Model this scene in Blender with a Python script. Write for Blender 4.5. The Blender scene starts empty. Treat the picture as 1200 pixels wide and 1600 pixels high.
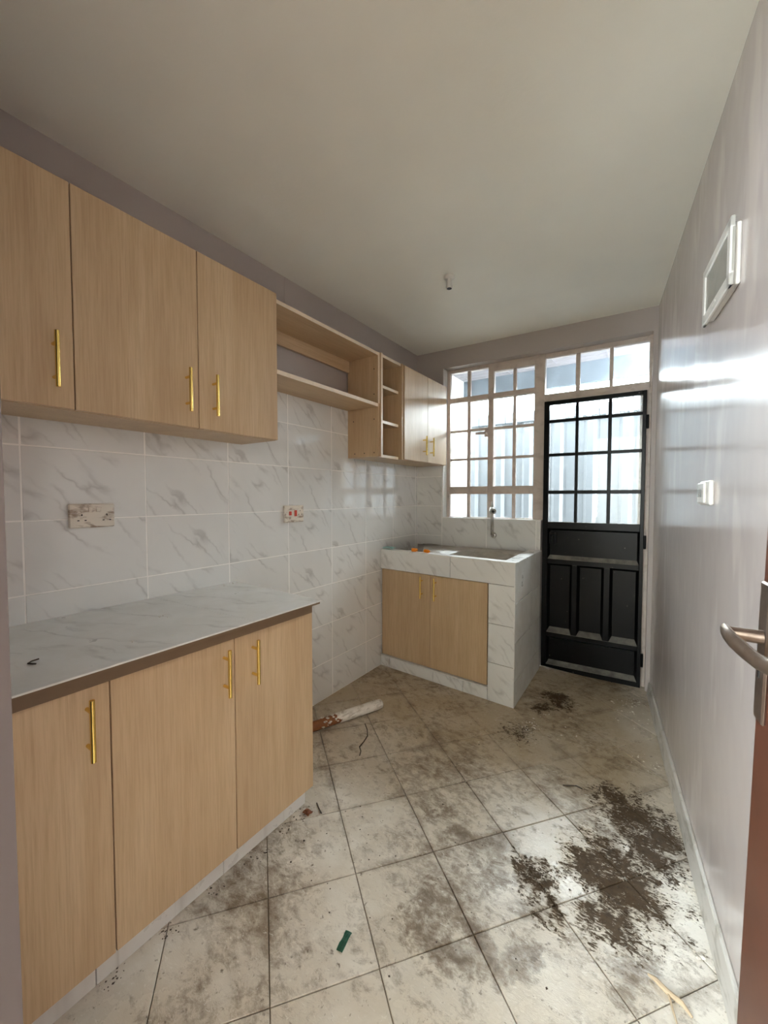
import bpy, bmesh, math, random
from mathutils import Vector, Matrix, noise as mnoise
random.seed(7)
S = bpy.context.scene
COL = S.collection
R = math.radians

# ------------------------------------------------------------------ camera
F = 627.0
YAW = math.atan(423/627.0); PIT = math.atan(24/627.0)
cam_d = bpy.data.cameras.new('camera'); cam = bpy.data.objects.new('camera', cam_d); COL.objects.link(cam)
cam_d.sensor_fit = 'VERTICAL'; cam_d.sensor_height = 36; cam_d.lens = F*36/1600
cam_d.clip_start = 0.01
cam.location = (0, 0, 1.3); cam.rotation_euler = (R(90)-PIT, 0, YAW)
S.camera = cam

# ------------------------------------------------------------------ sky, lights, exposure
W = bpy.data.worlds.new('overcast_sky'); S.world = W; W.use_nodes = True
bg = W.node_tree.nodes['Background']
bg.inputs[0].default_value = (0.88, 0.955, 1.0, 1); bg.inputs[1].default_value = 8.0
S.view_settings.view_transform = 'Standard'; S.view_settings.look = 'None'
S.view_settings.gamma = 1; S.view_settings.use_curve_mapping = False
S.view_settings.exposure = 2.92
S.cycles.diffuse_bounces = 10; S.cycles.max_bounces = 16; S.cycles.transparent_max_bounces = 16

def area(name, loc, rot, sx, sy, power, color=(1, 1, 1), portal=False):
    d = bpy.data.lights.new(name, 'AREA'); d.shape = 'RECTANGLE'; d.size = sx; d.size_y = sy
    d.energy = power; d.color = color
    o = bpy.data.objects.new(name, d); COL.objects.link(o); o.location = loc; o.rotation_euler = rot
    if portal: d.cycles.is_portal = True
    return o
area('window_portal', (-0.85, 3.30, 1.75), (R(-90), 0, R(2)), 1.9, 1.4, 1, portal=True)
area('hall_portal_side', (-1.85, -1.5, 1.55), (0, R(-90), 0), 1.3, 1.8, 1, portal=True)
area('hall_portal', (-1.2, -2.59, 1.55), (R(90), 0, 0), 1.3, 1.3, 1, portal=True)

# ------------------------------------------------------------------ material helpers
def mat(name):
    m = bpy.data.materials.new(name); m.use_nodes = True
    nt = m.node_tree; b = nt.nodes['Principled BSDF']
    return m, nt, b
def nd(nt, typ, **kw):
    n = nt.nodes.new(typ)
    for k, v in kw.items():
        if k.startswith('i_'):
            n.inputs[int(k[2:])].default_value = v
        else: setattr(n, k, v)
    return n
def lk(nt, a, b): nt.links.new(a, b)
def srgb(r, g, b):
    f = lambda c: (c/255/12.92) if c/255 <= .04045 else ((c/255+.055)/1.055)**2.4
    return (f(r), f(g), f(b), 1)
def ramp(nt, fac, stops):
    n = nt.nodes.new('ShaderNodeValToRGB'); e = n.color_ramp.elements
    e[0].position, e[0].color = stops[0]; e[1].position, e[1].color = stops[-1]
    for p, c in stops[1:-1]:
        q = e.new(p); q.color = c
    lk(nt, fac, n.inputs[0]); return n.outputs[0]
def gray(v): return (v, v, v, 1)
def noise(nt, vec, scale, detail=4, rough=.55, dist=0):
    n = nd(nt, 'ShaderNodeTexNoise'); n.inputs['Scale'].default_value = scale
    n.inputs['Detail'].default_value = detail; n.inputs['Roughness'].default_value = rough
    n.inputs['Distortion'].default_value = dist
    if vec is not None: lk(nt, vec, n.inputs['Vector'])
    return n
def mixc(nt, fac, a, b, blend='MIX'):
    n = nd(nt, 'ShaderNodeMix', data_type='RGBA', blend_type=blend)
    if isinstance(fac, (int, float)): n.inputs[0].default_value = fac
    else: lk(nt, fac, n.inputs[0])
    for i, v in ((6, a), (7, b)):
        if isinstance(v, tuple): n.inputs[i].default_value = v
        else: lk(nt, v, n.inputs[i])
    return n.outputs[2]
def mth(nt, op, a, b=None, clamp=False):
    n = nd(nt, 'ShaderNodeMath', operation=op, use_clamp=clamp)
    for i, v in ((0, a), (1, b)):
        if v is None: continue
        if isinstance(v, (int, float)): n.inputs[i].default_value = v
        else: lk(nt, v, n.inputs[i])
    return n.outputs[0]
def mapping(nt, vec, scale=(1, 1, 1), rot=(0, 0, 0), loc=(0, 0, 0)):
    n = nd(nt, 'ShaderNodeMapping'); n.inputs['Scale'].default_value = scale
    n.inputs['Rotation'].default_value = rot; n.inputs['Location'].default_value = loc
    lk(nt, vec, n.inputs['Vector']); return n.outputs[0]
def bump(nt, b, h, strength=.2, dist=.002):
    n = nd(nt, 'ShaderNodeBump'); n.inputs['Strength'].default_value = strength; n.inputs['Distance'].default_value = dist
    lk(nt, h, n.inputs['Height']); lk(nt, n.outputs[0], b.inputs['Normal'])
def objrand(nt, vec, k=37.0):
    oi = nd(nt, 'ShaderNodeObjectInfo'); m = nd(nt, 'ShaderNodeVectorMath', operation='SCALE')
    m.inputs[0].default_value = (k, k*.7, k*1.3); lk(nt, oi.outputs['Random'], m.inputs['Scale'])
    a = nd(nt, 'ShaderNodeVectorMath', operation='ADD'); lk(nt, vec, a.inputs[0]); lk(nt, m.outputs[0], a.inputs[1])
    return a.outputs[0], oi.outputs['Random']
def texc(nt, out='Object'): return nd(nt, 'ShaderNodeTexCoord').outputs[out]
def geo_pos(nt): return nd(nt, 'ShaderNodeNewGeometry').outputs['Position']

def simple(name, col, rough=.5, metal=0.0, dirt=None, dirt_scale=20, dirt_amt=.5, coat=0):
    m, nt, b = mat(name)
    b.inputs['Roughness'].default_value = rough; b.inputs['Metallic'].default_value = metal
    v = texc(nt); n = noise(nt, v, dirt_scale, 5, .6)
    if dirt is None:
        dirt = tuple(c*.82 for c in col[:3])+(1,)
    f = ramp(nt, n.outputs[0], [(.45, gray(0)), (.72, gray(dirt_amt))])
    lk(nt, mixc(nt, f, col, dirt), b.inputs['Base Color'])
    if coat: b.inputs['Coat Weight'].default_value = coat; b.inputs['Coat Roughness'].default_value = .08
    return m

def paint(name, col, rough, streaks=0.0, bumpy=.15):
    m, nt, b = mat(name); p = geo_pos(nt)
    n1 = noise(nt, p, 1.7, 3); n2 = noise(nt, p, 60, 4)
    c = mixc(nt, ramp(nt, n1.outputs[0], [(.3, gray(0)), (.7, gray(1))]), col, tuple(x*.93 for x in col[:3])+(1,))
    if streaks:
        sv = mapping(nt, p, (7, 3, .8)); sn = noise(nt, sv, 2.6, 3, .5)
        sf = ramp(nt, sn.outputs[0], [(.55, gray(0)), (.66, gray(streaks))])
        c = mixc(nt, sf, c, tuple(min(1, x*1.45) for x in col[:3])+(1,))
        rn = ramp(nt, n1.outputs[0], [(.3, gray(rough)), (.75, gray(min(1, rough+.1)))])
        lk(nt, rn, b.inputs['Roughness'])
        lowf = noise(nt, mapping(nt, p, (1, 1, .7)), 5.5, 2, .5)
        bump(nt, b, lowf.outputs[0], .16, .02)
    else:
        b.inputs['Roughness'].default_value = rough
        bump(nt, b, n2.outputs[0], bumpy, .002)
    lk(nt, c, b.inputs['Base Color'])
    return m

def oak(name, axis):
    m, nt, b = mat(name)
    v, rnd = objrand(nt, texc(nt))
    sc = {'z': (1, 1, .035), 'y': (1, .035, 1), 'x': (.035, 1, 1)}[axis]
    sc2 = {'z': (1, 1, .12), 'y': (1, .12, 1), 'x': (.12, 1, 1)}[axis]
    fine = noise(nt, mapping(nt, v, sc), 190, 5, .65)
    mid = noise(nt, mapping(nt, v, sc), 42, 4, .6, .4)
    big = noise(nt, mapping(nt, v, sc2), 7, 3, .5, .8)
    c = ramp(nt, big.outputs[0], [(.3, srgb(190, 162, 127)), (.55, srgb(201, 174, 138)), (.75, srgb(208, 183, 149))])
    c = mixc(nt, ramp(nt, mid.outputs[0], [(.45, gray(0)), (.75, gray(.35))]), c, srgb(176, 145, 110))
    c = mixc(nt, ramp(nt, fine.outputs[0], [(.42, gray(0)), (.72, gray(.45))]), c, srgb(160, 131, 98))
    lk(nt, c, b.inputs['Base Color'])
    b.inputs['Roughness'].default_value = .42
    bump(nt, b, fine.outputs[0], .12, .001)
    return m

def marble(name, base=srgb(225, 225, 222), vein=srgb(158, 155, 152), dust=0.0, rough=.04, rot=48, vmax=.6):
    m, nt, b = mat(name)
    v0 = texc(nt); v, rnd = objrand(nt, v0, 0.9)
    v = mapping(nt, v, (1, 1, 0))
    w = noise(nt, v, 5.5, 4, .6)
    off = nd(nt, 'ShaderNodeVectorMath', operation='SUBTRACT'); lk(nt, w.outputs['Color'], off.inputs[0]); off.inputs[1].default_value = (.5, .5, .5)
    sc = nd(nt, 'ShaderNodeVectorMath', operation='SCALE'); lk(nt, off.outputs[0], sc.inputs[0]); sc.inputs['Scale'].default_value = .11
    ad = nd(nt, 'ShaderNodeVectorMath', operation='ADD'); lk(nt, v, ad.inputs[0]); lk(nt, sc.outputs[0], ad.inputs[1])
    r = mapping(nt, ad.outputs[0], (1, 1, 1), (0, 0, R(rot)))
    n1 = noise(nt, mapping(nt, r, (1.0, 6.0, 1)), 1.9, 2, .5)
    ridge = mth(nt, 'ABSOLUTE', mth(nt, 'SUBTRACT', n1.outputs[0], .5))
    vf = ramp(nt, ridge, [(0, gray(.9)), (.012, gray(.6)), (.04, gray(.12)), (.08, gray(0))])
    mk = noise(nt, mapping(nt, r, (1, 2.5, 1), (0, 0, 0), (3, 1, 0)), 4.6, 2)
    mf = ramp(nt, mk.outputs[0], [(.49, gray(0)), (.66, gray(vmax))])
    f = mth(nt, 'MULTIPLY', vf, mf)
    cloud = noise(nt, v, 3, 3)
    c0 = mixc(nt, ramp(nt, cloud.outputs[0], [(.35, gray(0)), (.7, gray(.5))]), base, tuple(x*.9 for x in base[:3])+(1,))
    c = mixc(nt, f, c0, vein)
    if dust:
        dn = noise(nt, geo_pos(nt), 9, 6, .65)
        df = ramp(nt, dn.outputs[0], [(.3, gray(dust*.4)), (.7, gray(dust))])
        c = mixc(nt, df, c, srgb(204, 200, 190))
        rr = ramp(nt, dn.outputs[0], [(.3, gray(rough)), (.7, gray(rough+.4))]); lk(nt, rr, b.inputs['Roughness'])
    else:
        sm = noise(nt, geo_pos(nt), 6, 5, .6)
        lk(nt, ramp(nt, sm.outputs[0], [(.3, gray(rough)), (.75, gray(rough+.07))]), b.inputs['Roughness'])
    lk(nt, c, b.inputs['Base Color'])
    b.inputs['IOR'].default_value = 1.75
    wob = noise(nt, v, 2.5, 1); bump(nt, b, wob.outputs[0], .03, .02)
    return m

A39 = (.777, -.629); B51 = (.629, .777); TS = .2913
# blobs of mud on the floor: (x, y, radius, strength)
BLOBS = [(-.06, 1.90, .13, 1), (.03, 1.80, .12, 1), (.035, 1.68, .09, 1), (-.10, 1.64, .09, .9), (-.14, 1.53, .11, 1), (-.03, 1.51, .12, 1),
         (-.07, 1.38, .09, .9), (-.155, 1.98, .05, .9), (-.50, 2.75, .08, 1), (-.545, 2.56, .05, .8), (-.46, 2.66, .05, .7), (-.60, 2.2, .08, .5),
         (-.30, 1.36, .05, .9), (-.335, 1.40, .05, .8), (-.23, 1.29, .04, .7)]
SMUDGE = [(-.405, 1.075, .07, .55), (-.465, 1.01, .06, .6), (-.28, 1.11, .06, .5), (-.56, 1.02, .06, .45), (-.55, 1.39, .08, .5), (-.46, 1.43, .08, .5), (-.545, 1.14, .07, .4), (-.345, 1.05, .05, .55), (-.445, 1.30, .07, .4), (-.71, 1.47, .07, .35), (-.03, 1.26, .08, .45)]
def floor_tile_mat():
    m, nt, b = mat('floor_tile_dirty')
    p = geo_pos(nt)
    sx = nd(nt, 'ShaderNodeSeparateXYZ'); lk(nt, p, sx.inputs[0])
    v, rnd = objrand(nt, p, .0)
    base = mixc(nt, rnd, srgb(214, 207, 194), srgb(222, 217, 206))
    # dull film of dust, thicker at the far end of the room
    n1 = noise(nt, p, 3.2, 6, .62, .3)
    far = nd(nt, 'ShaderNodeMapRange'); lk(nt, sx.outputs['Y'], far.inputs[0])
    far.inputs[1].default_value = 1.3; far.inputs[2].default_value = 2.3; far.inputs[3].default_value = .0; far.inputs[4].default_value = .42
    nearwall = nd(nt, 'ShaderNodeMapRange'); lk(nt, mth(nt, 'ADD', sx.outputs['X'], mth(nt, 'MULTIPLY', sx.outputs['Y'], .107)), nearwall.inputs[0])
    nearwall.inputs[1].default_value = .12; nearwall.inputs[2].default_value = .27; nearwall.inputs[3].default_value = 0; nearwall.inputs[4].default_value = .3
    dustv = mth(nt, 'SUBTRACT', mth(nt, 'ADD', n1.outputs[0], far.outputs[0]), nearwall.outputs[0])
    df = ramp(nt, dustv, [(.34, gray(.05)), (.54, gray(.4)), (.9, gray(.92))])
    c = mixc(nt, df, base, srgb(168, 150, 121))
    # streaky scuffs and boot smears
    n2 = noise(nt, mapping(nt, p, (1, 1.4, 1), (0, 0, R(35))), 17, 9, .78, .35)
    big = noise(nt, p, 2.1, 3, .5)
    s2 = mth(nt, 'ADD', n2.outputs[0], mth(nt, 'MULTIPLY', mth(nt, 'SUBTRACT', big.outputs[0], .5), .75))
    sf = ramp(nt, mth(nt, 'SUBTRACT', s2, mth(nt, 'MULTIPLY', nearwall.outputs[0], .3)), [(.475, gray(0)), (.58, gray(.45)), (.74, gray(.92))])
    c = mixc(nt, sf, c, srgb(100, 80, 56))
    # dirt washed along the joints
    jd = None
    for (ax, o0) in ((A39, 1.307), (B51, -.589)):
        dt = nd(nt, 'ShaderNodeVectorMath', operation='DOT_PRODUCT'); lk(nt, p, dt.inputs[0]); dt.inputs[1].default_value = (ax[0], ax[1], 0)
        fr_ = mth(nt, 'FRACT', mth(nt, 'ADD', mth(nt, 'DIVIDE', mth(nt, 'ADD', dt.outputs['Value'], o0), TS), 40.0))
        e_ = mth(nt, 'SUBTRACT', .5, mth(nt, 'ABSOLUTE', mth(nt, 'SUBTRACT', fr_, .5)))      # 0 at the joint
        jd = e_ if jd is None else mth(nt, 'MINIMUM', jd, e_)
    jn = noise(nt, p, 4.5, 6, .7)
    jv = mth(nt, 'SUBTRACT', mth(nt, 'MULTIPLY', mth(nt, 'SUBTRACT', jn.outputs[0], .44), 1.1), jd)
    jf = ramp(nt, jv, [(.02, gray(0)), (.09, gray(.25)), (.2, gray(.6))])
    c = mixc(nt, jf, c, srgb(104, 86, 64))
    # small dark specks
    n3 = noise(nt, p, 55, 4, .6)
    spf = ramp(nt, n3.outputs[0], [(.63, gray(0)), (.72, gray(.75))])
    c = mixc(nt, spf, c, srgb(88, 74, 58))
    # white plaster scratches
    n4 = noise(nt, mapping(nt, p, (1, 2.2, 1), (0, 0, R(-30))), 30, 5, .7, 2.0)
    wf = ramp(nt, n4.outputs[0], [(.6, gray(0)), (.68, gray(.6))])
    c = mixc(nt, wf, c, srgb(226, 222, 212))
    # mud stains
    wn = noise(nt, p, 9, 5, .65)
    off = nd(nt, 'ShaderNodeVectorMath', operation='SUBTRACT'); lk(nt, wn.outputs['Color'], off.inputs[0]); off.inputs[1].default_value = (.5, .5, .5)
    sc = nd(nt, 'ShaderNodeVectorMath', operation='SCALE'); lk(nt, off.outputs[0], sc.inputs[0]); sc.inputs['Scale'].default_value = .3
    ad = nd(nt, 'ShaderNodeVectorMath', operation='ADD'); lk(nt, p, ad.inputs[0]); lk(nt, sc.outputs[0], ad.inputs[1])
    fl = nd(nt, 'ShaderNodeVectorMath', operation='MULTIPLY'); lk(nt, ad.outputs[0], fl.inputs[0]); fl.inputs[1].default_value = (1, 1, 0)
    def blobs(L):
      acc = None
      for x, y, r, s in L:
        dd = nd(nt, 'ShaderNodeVectorMath', operation='DISTANCE'); lk(nt, fl.outputs[0], dd.inputs[0]); dd.inputs[1].default_value = (x, y, 0)
        val = mth(nt, 'MULTIPLY', mth(nt, 'SUBTRACT', 1.25, mth(nt, 'DIVIDE', dd.outputs['Value'], r)), s)
        acc = val if acc is None else mth(nt, 'MAXIMUM', acc, val)
      return acc
    acc = blobs(BLOBS)
    hn = noise(nt, p, 16, 5, .7, .8)
    holes = mth(nt, 'ADD', acc, mth(nt, 'ADD', mth(nt, 'MULTIPLY', mth(nt, 'SUBTRACT', n4.outputs[0], .47), -3.4), mth(nt, 'MULTIPLY', mth(nt, 'SUBTRACT', hn.outputs[0], .5), -2.4)))
    mf = ramp(nt, holes, [(.02, gray(0)), (.24, gray(.42)), (.5, gray(.96))])
    sm_ = mth(nt, 'ADD', blobs(SMUDGE), mth(nt, 'MULTIPLY', mth(nt, 'SUBTRACT', n2.outputs[0], .5), 1.6))
    c = mixc(nt, ramp(nt, sm_, [(.05, gray(0)), (.35, gray(.5)), (.7, gray(.9))]), c, srgb(98, 78, 54))
    mudn = noise(nt, p, 40, 4)
    mudc = mixc(nt, mudn.outputs[0], srgb(44, 33, 22), srgb(92, 74, 54))
    c = mixc(nt, mf, c, mudc)
    lk(nt, c, b.inputs['Base Color'])
    rr = mth(nt, 'ADD', mth(nt, 'ADD', .13, mth(nt, 'MULTIPLY', df, .35)), mth(nt, 'ADD', mth(nt, 'MULTIPLY', sf, .25), mth(nt, 'MULTIPLY', mf, .5)), True)
    lk(nt, mth(nt, 'SUBTRACT', .5, mth(nt, 'MULTIPLY', mf, .38)), b.inputs['Specular IOR Level'])
    lk(nt, rr, b.inputs['Roughness'])
    h = mth(nt, 'ADD', mth(nt, 'MULTIPLY', n4.outputs[0], .5), mth(nt, 'ADD', mth(nt, 'MULTIPLY', mf, .8), mth(nt, 'MULTIPLY', n3.outputs[0], .25)))
    bump(nt, b, h, .38, .004)
    return m

def glass_mat(name, dirt, smear=(.55, .7)):
    m = bpy.data.materials.new(name); m.use_nodes = True; nt = m.node_tree; nt.nodes.clear()
    out = nd(nt, 'ShaderNodeOutputMaterial')
    tr = nd(nt, 'ShaderNodeBsdfTransparent'); tr.inputs[0].default_value = (.93, .955, .96, 1)
    gl = nd(nt, 'ShaderNodeBsdfGlossy'); gl.inputs['Roughness'].default_value = .03
    fr = nd(nt, 'ShaderNodeFresnel'); fr.inputs[0].default_value = 1.45
    mx = nd(nt, 'ShaderNodeMixShader'); lk(nt, fr.outputs[0], mx.inputs[0]); lk(nt, tr.outputs[0], mx.inputs[1]); lk(nt, gl.outputs[0], mx.inputs[2])
    df = nd(nt, 'ShaderNodeBsdfDiffuse'); df.inputs[0].default_value = srgb(205, 208, 208)
    tl = nd(nt, 'ShaderNodeBsdfTranslucent'); tl.inputs[0].default_value = srgb(225, 230, 232)
    dm = nd(nt, 'ShaderNodeMixShader'); dm.inputs[0].default_value = .5; lk(nt, df.outputs[0], dm.inputs[1]); lk(nt, tl.outputs[0], dm.inputs[2])
    p = geo_pos(nt)
    n1 = noise(nt, p, 22, 6, .7, 1.5); n2 = noise(nt, p, 4, 3)
    s = mth(nt, 'ADD', n1.outputs[0], mth(nt, 'MULTIPLY', mth(nt, 'SUBTRACT', n2.outputs[0], .5), .4))
    f = ramp(nt, s, [(smear[0], gray(dirt*.14)), (smear[1], gray(dirt))])
    fin = nd(nt, 'ShaderNodeMixShader'); lk(nt, f, fin.inputs[0]); lk(nt, mx.outputs[0], fin.inputs[1]); lk(nt, dm.outputs[0], fin.inputs[2])
    lk(nt, fin.outputs[0], out.inputs[0])
    return m

def black_paint():
    m, nt, b = mat('black_gloss_paint_dusty')
    g = nd(nt, 'ShaderNodeNewGeometry'); sx = nd(nt, 'ShaderNodeSeparateXYZ'); lk(nt, g.outputs['Normal'], sx.inputs[0])
    n = noise(nt, g.outputs['Position'], 14, 5, .65)
    up = ramp(nt, sx.outputs['Z'], [(.35, gray(0)), (.8, gray(1))])
    dust = mth(nt, 'MULTIPLY', up, ramp(nt, n.outputs[0], [(.25, gray(.25)), (.6, gray(.9))]))
    sp = noise(nt, g.outputs['Position'], 46, 3, .5)
    spk = ramp(nt, sp.outputs[0], [(.72, gray(0)), (.77, gray(.5))])
    film = ramp(nt, n.outputs[0], [(.55, gray(0)), (.95, gray(.025))])
    f = mth(nt, 'MAXIMUM', mth(nt, 'MAXIMUM', dust, spk), film)
    lk(nt, mixc(nt, f, srgb(9, 9, 10), srgb(150, 147, 138)), b.inputs['Base Color'])
    b.inputs['Specular IOR Level'].default_value = .2
    lk(nt, mth(nt, 'ADD', .3, mth(nt, 'MULTIPLY', f, .6), True), b.inputs['Roughness'])
    return m

def scruffy(name, base, dirt, rough=.4, scale=30, lo=.5, hi=.62):
    m, nt, b = mat(name); v, _ = objrand(nt, texc(nt), 5)
    n = noise(nt, mapping(nt, v, (1, .5, 1.6)), scale, 5, .65, .6)
    lk(nt, mixc(nt, ramp(nt, n.outputs[0], [(lo, gray(0)), (hi, gray(.85))]), base, dirt), b.inputs['Base Color'])
    b.inputs['Roughness'].default_value = rough
    return m

LILAC = srgb(178, 169, 164)
M = dict(
    wall=paint('lilac_emulsion', LILAC, .5),
    shadedwall=paint('lilac_paint_shaded', srgb(84, 75, 73), .7),  # wall lilac darkened: the shade on the doorway pier is in the colour
    gloss=paint('lilac_gloss_paint', srgb(196, 187, 183), .15, streaks=.3),
    ceiling=paint('ceiling_white', srgb(238, 237, 228), .8, bumpy=.25),
    oak=oak('oak_laminate', 'z'), oakh=oak('oak_laminate_lengthwise', 'y'), oakx=oak('oak_laminate_crosswise', 'x'),
    rail=simple('dark_raw_board', srgb(112, 90, 66), .6),
    edge=simple('oak_edge_band', srgb(226, 208, 184), .4),
    marble=marble('marble_tile'),
    marble_top=marble('marble_slab_dusty', dust=.4, rough=.25, rot=-20, vmax=.8),
    marble_rim=marble('marble_rim', dust=.35, rough=.2),
    marble_dusty=marble('marble_tile_dusty', dust=.75, rough=.25, vmax=.3),
    grout=simple('white_grout', srgb(244, 242, 238), .8, dirt=srgb(232, 230, 226)),
    fgrout=simple('dirty_floor_joint', srgb(122, 106, 84), .9, dirt=srgb(140, 124, 104)),
    ftile=floor_tile_mat(),
    cement=simple('grey_cement', srgb(150, 144, 134), .9, dirt=srgb(110, 102, 92)),
    skirt=scruffy('painted_skirting', srgb(206, 203, 196), srgb(170, 166, 156), .45, 14),
    brass=simple('brushed_gold', srgb(244, 212, 122), .27, 1.0),
    frame=scruffy('beige_frame_paint', srgb(205, 192, 182), srgb(172, 157, 146), .4, 9, .5, .75),
    black=black_paint(),
    glass=glass_mat('dusty_glass', .16, (.6, .75)), glassd=glass_mat('smeared_glass', .5, (.47, .53)),
    white_paint=paint('white_reveal_paint', srgb(222, 220, 216), .5),
    plastic=simple('white_plastic', srgb(222, 220, 214), .35),
    socket=scruffy('grubby_white_plastic', srgb(222, 214, 200), srgb(140, 118, 98), .4, 26),
    dark=simple('dark_hole', srgb(24, 21, 19), .6),
    red=simple('red_rocker', srgb(196, 60, 34), .35, dirt=srgb(120, 40, 28)),
    orange=simple('orange_plastic', srgb(250, 146, 16), .35),
    teal=simple('teal_film', srgb(190, 226, 220), .25),
    green=simple('green_plastic', srgb(60, 116, 92), .3, dirt=srgb(28, 52, 40), dirt_scale=60),
    steel=scruffy('dusty_steel', srgb(168, 161, 150), srgb(196, 190, 178), .4, 10, .4, .7),
    chrome=simple('chrome', srgb(206, 204, 200), .22, 1.0, dirt=srgb(150, 146, 140)),
    bronze=simple('antique_bronze', srgb(150, 134, 122), .3, .9, dirt=srgb(88, 70, 60), dirt_scale=30),
    brownw=simple('brown_stained_wood', srgb(92, 54, 40), .35, dirt=srgb(76, 44, 32), dirt_scale=12),
    stick=simple('brown_stick', srgb(138, 84, 44), .5, dirt=srgb(90, 56, 32), dirt_scale=30),
    plaster=scruffy('white_plaster_coat', srgb(224, 218, 208), srgb(178, 168, 154), .8, 30),
    leaf=simple('rust_brown_chip', srgb(150, 88, 48), .5),
    twig=simple('pale_twig', srgb(190, 170, 142), .7),
    wire=simple('dark_wire', srgb(70, 60, 48), .6),
    mud=simple('mud', srgb(72, 60, 46), .55, dirt=srgb(104, 88, 68), dirt_scale=50),
    owhite=paint('outer_white_wall', srgb(206, 206, 204), .8),
    soffit=simple('soffit_board', srgb(122, 118, 122), .5),
    fascia=simple('grey_concrete_beam', srgb(98, 106, 114), .85, dirt=srgb(124, 134, 142), dirt_scale=6, dirt_amt=.7),
    sheet=simple('bluish_roof_sheet', srgb(44, 47, 49), .55, .0, dirt_scale=3, dirt_amt=.4),
    cap=simple('grey_cap_sheet', srgb(46, 51, 55), .6, dirt=srgb(66, 72, 77), dirt_scale=7),
    ground=simple('outer_concrete', srgb(150, 148, 144), .9),
)

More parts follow.
